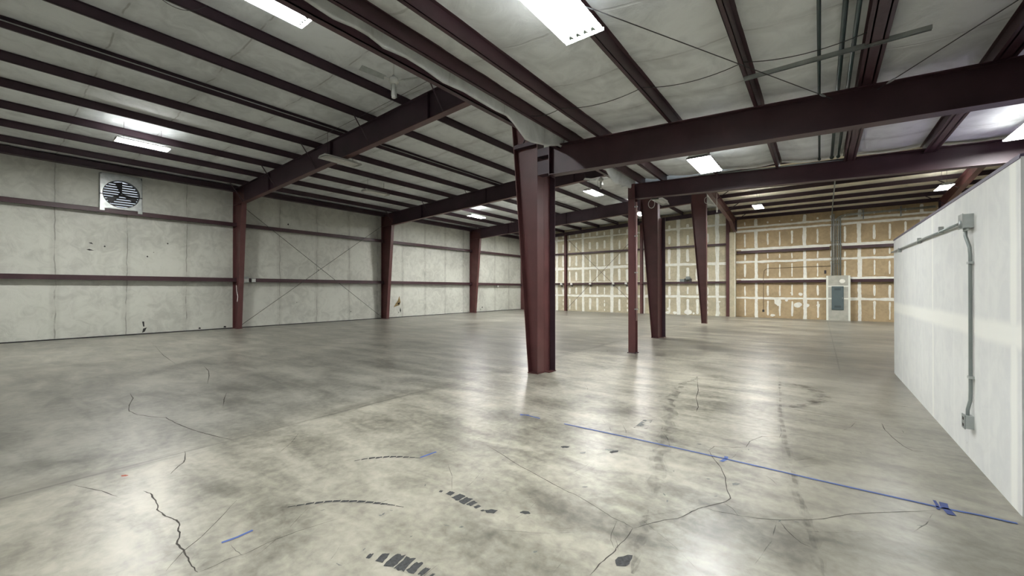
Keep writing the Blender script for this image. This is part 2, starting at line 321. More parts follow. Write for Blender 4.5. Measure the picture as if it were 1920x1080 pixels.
for k in range(60):
    x = random.uniform(-3.6,.6); yy = random.uniform(1.2,8); blob(fb, x, yy, random.uniform(.006,.022), random.uniform(.003,.008), random.uniform(0,3), 5, j=.5)
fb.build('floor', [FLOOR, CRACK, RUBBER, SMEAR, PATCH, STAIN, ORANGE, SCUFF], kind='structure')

# ------------------------------------------------------------------ walls
# left wall with the opening of the exhaust fan
wb = MB(); FY0, FY1, FZ0, FZ1 = 2.80, 3.84, 4.86, 5.90; zt = 6.6
wb.box(XL-.15, XL, Y0, FY0, 0, zt).box(XL-.15, XL, FY1, YE, 0, zt).box(XL-.15, XL, FY0, FY1, 0, FZ0).box(XL-.15, XL, FY0, FY1, FZ1, zt)
def tear(pts, mi): wb.add([(XL+.004, a, b) for a, b in pts], [tuple(range(len(pts)))], mi)
tear([(16.25,1.36),(16.12,1.05),(15.96,.86),(15.80,.64),(16.05,.72),(16.24,.76),(16.34,.95)], 1)
tear([(16.20,.80),(16.1,.86),(16.2,.95),(16.30,.9)], 3)
tear([(16.32,.62),(16.28,.42),(16.36,.28),(16.38,.45)], 2)
tear([(3.96,.50),(3.99,.30),(4.03,.30),(4.02,.5)], 2); tear([(3.99,.22),(3.96,.06),(4.04,.10),(4.10,.26)], 2)
tear([(5.78,.07),(5.80,.14),(5.86,.12),(5.86,.06)], 2); tear([(6.70,.06),(6.72,.13),(6.80,.12),(6.80,.05)], 2)
tear([(2.42,3.22),(2.50,3.25),(2.62,3.20),(2.5,3.19)], 2); tear([(2.48,3.48),(2.56,3.49),(2.60,3.43),(2.52,3.45)], 2)
for a, b, s_ in ((2.9,3.37,.03),(4.74,3.64,.03),(4.11,3.07,.03),(9.47,5.03,.045),(7.44,4.32,.025),(4.3,3.25,.015),(12.9,.5,.03),(11,2.8,.03),(16.2,.3,.03),(21.9,.2,.03),(24.2,.35,.06),(24.0,.2,.04),(22.6,.1,.03),(9.9,1.1,.02)):
    tear([(a-s_,b),(a,b+s_*1.4),(a+s_,b+.3*s_),(a+.2*s_,b-s_)], 2)
wb.build('wall_left', [WALLV, TEAR, TEARD, MUD], kind='structure')
# dark sill line where the insulation meets the slab
MB().box(XL, XL+.035, Y0, YE, 0, .035).build('baseboard_left', BLACKMETAL, kind='structure')

# end wall: brown drywall with taped joints
eb = MB()
eb.prism([(XL,0),(-4.74,0),(-4.74,7.3),(XL,6.7)], 'Y', YE, YE+.15, 0)
eb.prism([(-4.74,0),(XR,0),(XR,6.6),(-4.74,6.6)], 'Y', YE, YE+.15, 1)
yw = YE-.003
_sk = [0]
def yoff():
    _sk[0] += 1; return yw-.00002*_sk[0]
def vstrip(x, z0, z1, wd, step=.07, mi=2):
    k = max(2, int((z1-z0)/step)); vs = []; wl = wr = wd/2; yw = yoff()
    for i in range(k+1):
        z = z0+(z1-z0)*i/k; e = .6 if i in (0,k) else 1
        wl += random.uniform(-.012,.012); wr += random.uniform(-.012,.012)
        wl = min(max(wl, wd*.36), wd*.66); wr = min(max(wr, wd*.36), wd*.66)
        vs += [(x-wl*e, yw, z), (x+wr*e, yw, z)]
    eb.add(vs, [(2*i,2*i+1,2*i+3,2*i+2) for i in range(k)], mi)
def hstrip(x0, x1, z, wd, slope=0, mi=2):
    k = int((x1-x0)/.10); vs = []; wl = wr = wd/2; yw = yoff()-.004
    for i in range(k+1):
        x = x0+(x1-x0)*i/k; zz = z+slope*(x-x0)
        wl += random.uniform(-.014,.014); wr += random.uniform(-.014,.014)
        wl = min(max(wl, wd*.36), wd*.68); wr = min(max(wr, wd*.36), wd*.68)
        vs += [(x, yw-.001, zz-wl), (x, yw-.001, zz+wr)]
    eb.add(vs, [(2*i,2*i+1,2*i+3,2*i+2) for i in range(k)], mi)
x = -20.77; k = 0
while x < -4.9:
    full = k % 4 == 1; wd = .21 if full else .165; topz = zup(x)-.12
    for z0, z1 in ((.04,1.14),(1.34,2.06),(2.36,3.36),(3.58,4.62),(4.84,min(topz,5.66 if not full else 9)),(5.9,topz)):
        if z1-z0 < .2: continue
        if full: vstrip(x, z0-.12, z1+.12 if z1 < topz-.01 else z1, wd)
        else:
            if z0 == .04 and k % 3 == 0:
                z = z0+.05
                while z < z1-.15: vstrip(x, z, z+random.uniform(.12,.28), .09); z += .34
            elif random.random() < .98:
                a = z0+random.uniform(0,.12); b_ = z1-random.uniform(0,.16)
                if z0 > 5.8: a += .05; b_ = min(b_, a+.3)
                if b_ > a+.1: vstrip(x, a, b_, wd*random.uniform(.7,1.15))
    x += .6145; k += 1
hstrip(XL+.1, -4.8, 1.28, .17); hstrip(XL+.1, -4.8, 3.48, .19); hstrip(-18.5, -4.8, 5.86, .13, .012); hstrip(XL+.1, -4.8, 2.37, .03)
x = -3.80; k = 0
while x < 7:
    full = (k % 4) == 1; wd = .17 if full else .075
    for z0, z1 in ((.06,1.16),(1.30,2.06),(2.50,3.40),(3.58,4.02),(4.42,5.36),(5.82,6.06)):
        if full: vstrip(x, z0-.13, z1+.13, wd)
        else: vstrip(x, z0+random.uniform(0,.1), z1-random.uniform(0,.12), wd*random.uniform(.85,1.4))
    x += .6175; k += 1
hstrip(-4.3, 7.5, 1.22, .13); hstrip(-4.3, 7.5, 2.40, .09); hstrip(-4.3, 7.5, 3.49, .12); hstrip(-4.3, 7.5, 4.31, .10); hstrip(-4.3, 7.5, 5.46, .11); hstrip(-4.3, 7.5, 5.72, .12)
def eblob(x, z, rx, rz):
    vs = []; yw = yoff()-.004
    for q in range(12):
        a = 2*PI*q/12; j = 1+random.uniform(-.18,.18); vs.append((x+rx*j*math.cos(a), yw-.002, z+rz*j*math.sin(a)))
    eb.add(vs, [tuple(range(12))], 2)
for x, z, rx, rz in ((-2.05,1.02,.19,.24),(-1.61,1.10,.07,.07),(-1.06,.83,.20,.17),(-.64,.81,.16,.12),(-.08,.82,.08,.11),(-.92,1.47,.10,.10),(-2.33,.17,.13,.08),(-1.4,1.55,.03,.03),
      (-8.60,.13,.17,.10),(-8.10,.13,.14,.11),(-7.25,.20,.26,.19),(-6.88,.12,.07,.07),(-8.55,.40,.09,.08),(-5.32,.95,.12,.06),(-5.32,.62,.06,.11),(-5.30,.22,.06,.11)): eblob(x, z, rx, rz)
eb.build('wall_back', [PAPERL, PAPERR, MUD], kind='structure')

# unseen walls that close the building
MB().box(XL, XR, Y0-.15, Y0, 0, 7.6).build('wall_front', GREYW, kind='structure')
MB().box(XR, XR+.15, Y0, YE, 0, 9.8).build('wall_right', GREYW, kind='structure')
# high wall above the lower roof, between the two roofs
cb = MB(); cb.box(-4.58, -4.50, Y0, 11.3, 4.93, 7.3); cb.box(-4.58, XR, 11.3, 11.4, 4.72, 9.8)
cb.build('wall_upper', ROOFV, kind='structure')

# ------------------------------------------------------------------ roofs (sagging insulation between purlins)
UP = [-20.19,-18.58,-17.0,-15.42,-13.86,-12.29,-10.72,-9.15,-7.58,-6.02]
LO = [-3.92,-3.33,-2.02,-.78,.40,1.58,2.85,4.05,5.3,6.5,7.7,8.9,10.1,11.3]
def sheet(name, m, xs, ys, zf, th=.06):
    b = MB(); nx, ny = len(xs), len(ys)
    vs = [(x, yy, zf(x,yy)) for yy in ys for x in xs]+[(x, yy, zf(x,yy)+th) for yy in ys for x in xs]
    fs = []; o = nx*ny
    for j in range(ny-1):
        for i in range(nx-1):
            a = j*nx+i; fs.append((a,a+nx,a+nx+1,a+1)); fs.append((a+o,a+1+o,a+nx+1+o,a+nx+o))
    for i in range(nx-1): fs.append((i,i+1,i+1+o,i+o)); a = (ny-1)*nx+i; fs.append((a,a+o,a+1+o,a+1))
    for j in range(ny-1): a = j*nx; fs.append((a,a+o,a+nx+o,a+nx)); a += nx-1; fs.append((a,a+nx,a+nx+o,a+o))
    b.add(vs, fs); return b.build(name, m, None, True, kind='structure')
def bays(xs, lo, hi, k):
    e = [lo]+[v for v in xs if lo < v < hi]+[hi]; out = []
    for a, b in zip(e, e[1:]): out += [a+(b-a)*i/k for i in range(k)]
    return out+[hi]
def inbay(v, xs, lo, hi):
    e = [lo]+[q for q in xs if lo < q < hi]+[hi]
    for a, b in zip(e, e[1:]):
        if a <= v <= b: return (v-a)/(b-a)
    return 0
ups = [v+.045 for v in UP]; los = [v+.05 for v in LO]
sheet('ceiling', ROOFV, bays(ups, XL-.1, -4.5, 8), [Y0+i*(YE-Y0)/60 for i in range(61)],
      lambda x, yy: zup(x)+.205-.035*math.sin(PI*inbay(x, ups, XL-.1, -4.5))*(1+.25*math.sin(yy*3.1+x)))
sheet('ceiling', ROOFL, bays(los, -4.42, XR, 10), [Y0+i*(11.2-Y0)/90 for i in range(91)],
      lambda x, yy: zlow(x)+.205-.055*math.sin(PI*inbay(x, los, -4.42, XR))*(1+.18*math.sin(yy*2*PI/1.22)+.12*math.sin(yy*7+x*2)))
EN = [29.40-1.30*i for i in range(14)]
ens = sorted(v-.04 for v in EN)
sheet('ceiling', ROOFX, [-4.55+i*(XR+4.55)/30 for i in range(31)], bays(ens, 11.4, YE, 4),
      lambda x, yy: zend(yy)+.205-.02*math.sin(PI*inbay(yy, ens, 11.4, YE)))

# ------------------------------------------------------------------ steel members
def zsec_y(b, x, zb, y0, y1, h=.2, fw=.09, t=.008, zf=None):
    """Z purlin along Y with its left flange edge at x"""
    xm = x+fw*.5
    b.box(x, xm+t/2, y0, y1, zb, zb+t); b.box(xm-t/2, xm+t/2, y0, y1, zb, zb+h); b.box(xm-t/2, x+fw, y0, y1, zb+h-t, zb+h)
    b.box(x, x+t, y0, y1, zb, zb+.02)
def zsec_x(b, yy, zb, x0, x1, h=.2, fw=.08, t=.008):
    b.box(x0, x1, yy-fw, yy, zb, zb+t); b.box(x0, x1, yy-fw, yy-fw+t, zb, zb+.022); b.box(x0, x1, yy-t, yy, zb, zb+h); b.box(x0, x1, yy-.002, yy+fw, zb+h-t, zb+h)
# upper-roof purlins, parallel to the left wall
for i, x in enumerate(UP):
    b = MB(); zsec_y(b, x, zup(x), Y0, YE)
    tag(b.build('roof_purlin', RED2), 'dark red steel purlin under the high left roof, %s one out from the left wall' % ORD[i], 'purlin', 'purlins of the high left roof')
b = MB(); b.box(XL+.02, XL+.22, Y0, YE, 6.22, 6.44); b.box(XL+.02, XL+.30, Y0, YE, 6.20, 6.22)
tag(b.build('eave_strut', RED2), 'dark steel eave strut running along the top of the left insulated wall', 'eave strut')
# lower-roof purlins
names_low = []
for i, x in enumerate(LO):
    if x > 6: continue
    b = MB()
    if x in (.40, 1.58):
        zb = zlow(x); b.box(x, x+.19, Y0, 11.25, zb, zb+.01); b.box(x+.035, x+.05, Y0, 11.25, zb, zb+.2); b.box(x+.14, x+.155, Y0, 11.25, zb, zb+.2); b.box(x+.0, x+.19, Y0, 11.25, zb+.19, zb+.2)
    else: zsec_y(b, x, zlow(x), Y0, 11.25, fw=.10)
    lab = {0:'dark red steel purlin under the low roof, next to the sagging edge purlin', 4:'wide doubled red steel purlin beside the green pipes under the low roof', 5:'wide dark steel purlin under the low roof at the upper right corner of the photo'}.get(i, 'dark red steel purlin under the low white roof, number %s from the middle column row' % ORD[i])
    tag(b.build('roof_purlin', RED_SHADED), lab, 'purlin', 'purlins of the low roof')
# edge purlin of the lower roof, with insulation drawn over it
b = MB(); b.box(-4.27, -4.175, Y0, 10.75, 4.595, 4.605); b.box(-4.19, -4.175, Y0, 10.75, 4.595, 4.86); b.box(-4.27, -4.18, Y0, 10.6, 4.855, 4.86)
ep = b.build('edge_purlin', RED_SHADED); tag(ep, 'dark purple edge purlin with wavy top line where white insulation sags over it', 'purlin')
W = [(-9,4.83),(-6,4.78),(-3,4.84),(-1,4.80),(1,4.84),(2.11,4.81),(2.25,4.79),(2.41,4.78),(2.67,4.81),(2.85,4.81),(3.06,4.76),(3.41,4.80),(3.70,4.78),(4.07,4.74),(4.49,4.77),(4.87,4.76),(5.28,4.75),(5.56,4.77),(5.76,4.70),(5.96,4.61),(6.12,4.52),(6.33,4.53),(6.9,4.62),(7.3,4.74),(9.32,4.76),(9.7,4.78),(9.87,4.68),(10.1,4.57),(10.42,4.57),(10.87,4.62),(11.2,4.66)]
W = [(a*4.15/4.33 if a > 0 else a, 1.75+(z-1.75)*4.15/4.33) for a, z in W]; W[-1] = (11.2, 4.56)
b = MB(); n_ = len(W)
vs = [(-4.155-.006*(i % 2), a, z) for i, (a, z) in enumerate(W)]+[(-4.13, a, z+.03) for a, z in W]+[(-4.12, a, zlow(-4.15)+.215) for a, z in W]+[(-4.172, a, zlow(-4.15)+.215) for a, z in W]
fs = [(i,i+1,n_+i+1,n_+i) for i in range(n_-1)]+[(n_+i,n_+i+1,2*n_+i+1,2*n_+i) for i in range(n_-1)]+[(3*n_+i,3*n_+i+1,i+1,i) for i in range(n_-1)]
b.add(vs, fs); b.build('insulation_drape', ROOFL, ep, True, label='white insulation sagging over the purlin')

# tapered rigid-frame columns against the left wall
def left_column(yy, lab, ytail=0):
    t = thing('wall_column', lab, 'steel column', (-20.95, yy, 0), 'columns along the left wall')
    hw = .10
    b = MB(); b.box(-21.26, -21.245, yy-hw, yy+hw, 0, 6.30); b.build('outer_flange', RED, t)
    b = MB(); b.hexa([(-20.77,yy-hw,0),(-20.755,yy-hw,0),(-20.755,yy+hw,0),(-20.77,yy+hw,0)], [(-20.265,yy-hw,5.6),(-20.25,yy-hw,5.6),(-20.25,yy+hw,5.6),(-20.265,yy+hw,5.6)]); b.build('inner_flange', RED, t)
    b = MB(); b.prism([(-21.25,0),(-20.76,0),(-20.26,5.6),(-20.26,6.34),(-21.25,6.30)], 'Y', yy-.006, yy+.006); b.build('web', RED, t)
    b = MB(); b.box(-21.27, -20.72, yy-hw-.01, yy+hw+.01, 0, .018); b.build('base_plate', RED, t)
    b = MB(); b.box(-21.24, -20.27, yy-hw, yy+hw, 5.58, 5.595); b.build('stiffener', RED, t)
    return t
lc = left_column(FR[0], 'tapered dark red steel column on the left wall, the nearest one, right of the exhaust fan')
for k, lab in ((1,'tapered dark red steel column on the left wall, the middle one of three, right of the crossed rods'),(2,'tapered dark red steel column on the left wall, the farthest tapered one before the corner')):
    c = copy_tree(lc, (0, FR[k]-FR[0], 0)); c['label'] = lab

def zr_bot(x): return 5.60+.0478*(x+20.25)
def zr_top(x): return zup(x)
def rafter(yy, lab):
    t = thing('roof_rafter', lab, 'steel rafter', (-12.5, yy, zr_bot(-12.5)), 'rafters of the high left roof')
    hw = .10; x0, x1 = -20.95, -5.0
    b = MB(); b.prism([(-20.26,zr_bot(-20.26)),(x1,zr_bot(x1)),(x1,zr_top(x1)-.01),(-21.2,zr_top(-21.2)-.01),(-21.2,6.25),(-20.26,6.0)], 'Y', yy-.006, yy+.006); b.build('web', RED2, t)
    b = MB(); b.hexa([(-20.26,yy-hw,zr_bot(-20.26)-.015),(x1-.4,yy-hw,zr_bot(x1-.4)-.015),(x1-.4,yy+hw,zr_bot(x1-.4)-.015),(-20.26,yy+hw,zr_bot(-20.26)-.015)],
                     [(-20.26,yy-hw,zr_bot(-20.26)),(x1-.4,yy-hw,zr_bot(x1-.4)),(x1-.4,yy+hw,zr_bot(x1-.4)),(-20.26,yy+hw,zr_bot(-20.26))]); b.build('bottom_flange', RED, t)
    b = MB(); b.hexa([(-21.2,yy-hw,zr_top(-21.2)-.015),(x1+.3,yy-hw,zr_top(x1+.3)-.015),(x1+.3,yy+hw,zr_top(x1+.3)-.015),(-21.2,yy+hw,zr_top(-21.2)-.015)],
                     [(-21.2,yy-hw,zr_top(-21.2)-.002),(x1+.3,yy-hw,zr_top(x1+.3)-.002),(x1+.3,yy+hw,zr_top(x1+.3)-.002),(-21.2,yy+hw,zr_top(-21.2)-.002)]); b.build('top_flange', RED2, t)
    for x in (-17.6,-12.9,-8.1):
        b = MB(); b.box(x-.006, x+.006, yy-hw+.01, yy-.006, zr_bot(x), zr_top(x)-.015); b.build('stiffener', RED2, t)
    for x in (UP[0],UP[2],UP[4],UP[6],UP[8]):
        for s_ in (-1,):
            b = MB(); b.tube([(x+.05, yy+s_*.08, zr_bot(x)+.02), (x+.05, yy+s_*.62, zup(x)+.05)], .02, 4); b.build('flange_brace', RED2, t)
    return t
raf = rafter(FR[0], 'deep dark red rafter rising from the nearest left-wall column to the low roof')
c = copy_tree(raf, (0, FR[1]-FR[0], 0)); c['label'] = 'dark red rafter from the middle left-wall column, passing behind the foreground column'
c = copy_tree(raf, (0, FR[2]-FR[0], 0)); c['label'] = 'farthest dark red rafter, running from the last tapered wall column to the far middle column'

# middle row of tapered columns
def xin(z): return -4.885-.081*z      # inner (left) flange
def mid_column(yy, lab, channel=True, plate=True):
    t = thing('tapered_column', lab, 'steel column', (-4.78, yy, 0), 'tapered columns in the middle of the hall')
    hw = .125; zt_ = zup(-4.9)-.01; zk = 6.31
    b = MB(); b.box(XC-.016, XC, yy-hw, yy+hw, 0, zt_); b.build('flange', RED, t)
    b = MB(); b.hexa([(xin(0)-.008,yy-hw,0),(xin(0)+.008,yy-hw,0),(xin(0)+.008,yy+hw,0),(xin(0)-.008,yy+hw,0)], [(xin(zk)-.008,yy-hw,zk),(xin(zk)+.008,yy-hw,zk),(xin(zk)+.008,yy+hw,zk),(xin(zk)-.008,yy+hw,zk)]); b.build('flange', RED, t)
    b = MB(); b.prism([(xin(0),0),(XC-.01,0),(XC-.01,zt_),(xin(zk),zt_),(xin(zk),zk)], 'Y', yy-.007, yy+.007); b.build('web', RED, t)
    b = MB(); b.box(xin(0)-.02, XC+.02, yy-hw-.01, yy+hw+.01, 0, .02); b.build('base_plate', RED, t)
    if plate:
        b = MB(); b.box(xin(4.8)+.01, XC+.25, yy-hw, yy+.0, 4.78, 4.86); b.build('seat_plate', RED2, t)
        b = MB(); b.tube([(-5.05,yy-.09,4.86),(-4.9,yy-.09,5.06)], .018, 4); b.build('flange_brace', RED2, t)
    return t
c1 = mid_column(FR[0], 'large tapered dark red steel column in the foreground, widest at its top')
c3 = mid_column(FR[1], 'tapered dark red column behind the slim straight post, hung with a looped cable', plate=False)
c4 = mid_column(FR[2], 'farthest tapered red column, right of the slim post, narrowing to a small foot', plate=False)
def channel_column(yy, lab, ztop):
    t = thing('channel_column', lab, 'steel column', (-4.64, yy, 0))
    b = MB(); b.box(XC-.02, XC-.006, yy, yy+.24, 0, ztop); b.build('web', RED, t)
    b = MB(); b.box(XC-.10, XC+.115, yy+.24, yy+.255, 0, ztop); b.build('flange', RED2, t)
    b = MB(); b.box(XC-.12, XC+.125, yy+.005, yy+.27, 0, .015); b.build('base_plate', RED, t)
    return t
channel_column(FR[0]+.14, 'narrow red steel channel standing against the back of the large foreground column', 4.6)
channel_column(FR[1]+.14, 'narrow red steel channel standing against the column with the looped cable', 4.4)

# straight post under the second girder
t = thing('straight_post', 'slim straight dark red steel post between the foreground column and the far tapered ones', 'steel column', (-4.13, 11.0, 0))
MB().box(-4.225, -4.035, 10.90, 10.912, 0, 4.66).build('flange', RED, t)
MB().box(-4.225, -4.035, 11.088, 11.10, 0, 4.66).build('flange', RED, t)
MB().box(-4.136, -4.124, 10.912, 11.088, 0, 4.66).build('web', RED, t)
MB().box(-4.25, -4.01, 10.88, 11.12, 0, .02).build('base_plate', RED2, t)
t = thing('conduit', 'thin pinkish conduit strapped down the right side of the slim straight post', 'conduit', (-3.98, 10.92, 0))
MB().tube([(-3.99,10.90,.9),(-3.99,10.90,4.14)], .022, 8).build('pipe', mat('pink_grey_conduit', (.42,.27,.26), .35), t, True)
for z in (1.2,2.2,3.2,4.0): MB().box(-4.04,-3.96,10.87,10.93,z,z+.03).build('strap', GALV, t)

# girders carrying the lower roof
def girder(yy, x0, x1, zt0, zt1, zb0, zb1, lab, endplate=None):
    t = thing('roof_girder', lab, 'steel girder', ((x0+x1)/2, yy, (zb0+zb1)/2)); hw = .10
    def L(x, a, b): return a+(b-a)*(x-x0)/(x1-x0)
    b = MB(); b.prism([(x0,zb0),(x1,zb1),(x1,zt1),(x0,zt0)], 'Y', yy-.006, yy+.006); b.build('web', RED_SHADED, t)
    for nm, a, c, d in (('bottom_flange', zb0, zb1, -.015), ('top_flange', zt0, zt1, -.015)):
        b = MB(); b.hexa([(x0,yy-hw,a+d),(x1,yy-hw,c+d),(x1,yy+hw,c+d),(x0,yy+hw,a+d)], [(x0,yy-hw,a),(x1,yy-hw,c),(x1,yy+hw,c),(x0,yy+hw,a)]); b.build(nm, RED_SHADED, t)
    return t
G1 = FR[0]-.02
g1 = girder(G1, -4.37, XR, 4.675, 3.83, 4.10, 3.55, 'long deep dark red girder running right from the large foreground column under the low roof')
MB().box(-4.385, -4.37, G1-.11, G1+.11, 4.06, 4.74).build('end_plate', RED_SHADED, g1)
MB().box(XC, -4.38, G1-.10, G1+.10, 4.50, 4.66).build('stub', RED2, g1)
MB().box(XC, -4.38, G1-.10, G1+.10, 4.12, 4.40).build('stub', RED2, g1)
g2 = girder(11.0, -4.225, XR, 4.66, 4.03, 4.27, 3.60, 'second dark red girder farther back, running right from the slim straight post')
MB().box(-4.23, -4.215, 10.90, 11.10, 4.25, 4.68).build('end_plate', RED_SHADED, g2)

# end wall columns, rake beam and corner column
for k, (x, lab, z1) in enumerate(((-16.77,'red steel post on the brown end wall, first from the left corner',6.35),(-10.42,'red steel post on the brown end wall, half hidden behind the slim straight post',6.6),(-4.74,'dark red steel post on the brown end wall, right of the farthest tapered column',6.9))):
    t = thing('end_wall_column', lab, 'steel column', (x, YE-.12, 0), 'posts on the end wall')
    hw = .09 if k < 2 else .11
    MB().box(x-hw, x+hw, YE-.22, YE-.205, 0, z1).build('flange', RED, t)
    MB().box(x-.006, x+.006, YE-.205, YE-.01, 0, z1).build('web', RED, t)
    MB().box(x-hw, x+hw, YE-.02, YE-.006, 0, z1).build('flange', RED, t)
    MB().box(x-hw-.02, x+hw+.02, YE-.24, YE-.006, 0, .015).build('base_plate', RED, t)
t = thing('corner_column', 'dark red steel column in the far left corner where both walls meet', 'steel column', (-21.05, YE-.1, 0))
MB().box(-21.27, -20.92, YE-.26, YE-.245, 0, 6.4).build('flange', RED, t); MB().box(-21.27, -20.92, YE-.02, YE-.006, 0, 6.4).build('flange', RED, t); MB().box(-21.1, -21.085, YE-.245, YE-.02, 0, 6.4).build('web', RED, t)
b = MB(); b.prism([(XL+.05,6.02),(-4.8,6.77),(-4.8,7.02),(XL+.05,6.28)], 'Y', YE-.20, YE-.05)
b.prism([(XL+.05,6.02),(-4.8,6.77),(-4.8,6.79),(XL+.05,6.04)], 'Y', YE-.30, YE-.05)
tag(b.build('rake_beam', RED2), 'dark steel beam sloping along the top of the brown end wall on its left part', 'steel beam')

# wall girts
gy = [Y0, FR[0], FR[1], FR[2], YE-.25]
bn = ['nearest bay, below the exhaust fan', 'bay with the crossed rods', 'bay with the torn insulation', 'last bay before the corner']
for z, lv in ((2.20,'lower'),(4.70,'upper')):
    for i in range(4):
        b = MB(); a, c = gy[i], gy[i+1]
        x0, x1 = XL+.005, XL+.20
        b.box(x0, x1, a, c, z+.075, z+.085); b.box(x1-.01, x1, a, c, z-.07, z+.085); b.box(x1-.03, x1+.05, a, c, z-.085, z-.07); b.box(x0, x0+.01, a, c, z-.03, z+.08)
        tag(b.build('wall_girt', RED_SHADED), '%s red horizontal girt on the white left wall, %s' % (lv, bn[i]), 'girt', 'girts of the left wall')
ex = [XL+.4, -16.77, -10.42, -4.74]
en = ['short length in the far left corner', 'behind the thin crossed rods', 'from the slim post to the tan part']
for z, lv in ((2.23,'lower'),(4.70,'upper')):
    for i in range(3):
        b = MB(); a, c = ex[i]+(.1 if i else 0), ex[i+1]-.1
        b.box(a, c, YE-.19, YE-.005, z+.05, z+.06); b.box(a, c, YE-.19, YE-.18, z-.06, z+.06); b.box(a, c, YE-.24, YE-.17, z-.07, z-.06)
        tag(b.build('wall_girt', RED_SHADED), '%s red girt, brown end wall, %s' % (lv, en[i]), 'girt', 'girts of the end wall')
for z, lv in ((2.25,'lower'),(4.12,'upper')):
    for i, (a, c, wh) in enumerate(((-4.25, .28 if z < 3 else .45, 'left of the electrical panel'), (1.38 if z < 3 else 1.0, 7.5, 'right of the electrical panel'))):
        b = MB(); b.box(a, c, YE-.15, YE-.005, z+.07, z+.08); b.box(a, c, YE-.15, YE-.14, z-.07, z+.08); b.box(a, c, YE-.19, YE-.13, z-.08, z-.07)
        g_ = b.build('wall_girt', RED_SHADED); tag(g_, '%s red girt across the tan drywall, %s' % (lv, wh), 'girt', 'girts of the tan wall')
        MB().box(a+.25 if i == 0 else a, c, YE-.13, YE-.006, z+.08, z+.16).build('top_ledge', MUD, g_, label='white plastered ledge on the girt')

# end-bay roof: purlins across, two rafters, knee columns
for i, yy in enumerate(EN):
    if yy < 11.9: continue
    b = MB(); zsec_x(b, yy, zend(yy), -4.5, XR)
    tag(b.build('cross_purlin', RED2), 'dark cross purlin under the end bay roof, %s one out from the tan wall' % ORD[i], 'purlin', 'purlins of the end bay')
def end_rafter(x, lab, y1=28.95):
    t = thing('end_bay_rafter', lab, 'steel rafter', (x, 24, zend(24)-.5)); hw = .10
    def zb(yy): return zend(yy)-.50+.01*(29-yy)
    b = MB(); b.prism([(11.4,zb(11.4)),(27.4,zb(27.4)),(28.7,5.44),(29.15,5.44),(29.15,zend(29.15)-.003),(11.4,zend(11.4)-.003)], 'X', x-.006, x+.006); b.build('web', RED, t)
    for nm, q in (('bottom_flange', [(11.4,zb(11.4)),(27.4,zb(27.4)),(28.7,5.44),(29.15,5.44)]), ('top_flange', [(11.4,zend(11.4)-.003),(29.15,zend(29.15)-.003)])):
        b = MB(); P = q+[(a, z-.015) for a, z in reversed(q)]; b.prism(P, 'X', x-hw, x+hw); b.build(nm, RED, t)
    b = MB(); b.box(x-hw, x+hw, 29.14, 29.155, 5.42, zend(29.15)); b.build('end_plate', RED2, t)
    for yy in EN[1:7:2]:
        for s_ in (-1,) if x > 0 else (1,):
            b = MB(); b.tube([(x+s_*.05, yy-.04, zb(yy)+.03), (x+s_*.75, yy-.04, zend(yy)+.03)], .02, 4); b.build('flange_brace', RED2, t)
    return t
end_rafter(-4.28, 'dark red rafter sloping down to the tan end wall beside the farthest tapered column')
end_rafter(4.85, 'dark red rafter above the white partition, sloping down to the end wall')
t = thing('boxed_column', 'narrow drywall-boxed column of grey and brown board at the left edge of the tan wall', 'column', (-4.42, YE-.2, 0))
b = MB(); b.box(-4.62, -4.30, YE-.42, YE, 0, 5.42); b.build('casing', PAPERL, t); MB().box(-4.32, -4.285, YE-.435, YE-.40, 0, 5.40).build('corner_bead', MUD, t)
MB().box(4.68, 5.02, YE-.42, YE, 0, 5.42).build('trim_1', PAPERR, kind='structure')

# ------------------------------------------------------------------ crossed rods
def rod(lab, a, b_, r_=.012, nm='brace_rod', cat='brace rod', grp=None, ends=True, m=WIRE):
    t = thing(nm, lab, cat, a, grp); MB().tube([a, b_], r_, 6).build('rod', m, t)
    if ends:
        v = (Vector(b_)-Vector(a)).normalized()
        for e in (Vector(b_)-v*.22,):
            MB().tube([e-v*.07, e-v*.03, e+v*.03, e+v*.07], [.006,.014,.014,.006], 8).build('turnbuckle', GALV, t)
    return t
rod('thin steel brace rod falling to the right across the left wall bay with crossed rods', (-21.05,7.25,5.65), (-21.05,14.8,.08), .011)
rod('thin steel brace rod rising to the right across the left wall bay with crossed rods', (-21.07,7.3,.12), (-21.07,14.8,5.6), .011)
rod('thin brace rod falling to the right on the end wall behind the columns', (-16.6,YE-.2,5.95), (-10.6,YE-.2,.3), .012, m=RED2)
rod('thin brace rod rising to the right on the end wall behind the columns', (-16.6,YE-.22,.2), (-10.6,YE-.22,5.9), .012, m=RED2)
rod('thin steel rod slanting from the big lamp to the front girder', (-3.6,0.0,4.50), (.14,7.02,4.34), .005)
rod('thin steel rod at the upper right under the low roof, ending at the front girder', (3.4,2.2,4.34), (.60,7.02,4.33), .005)

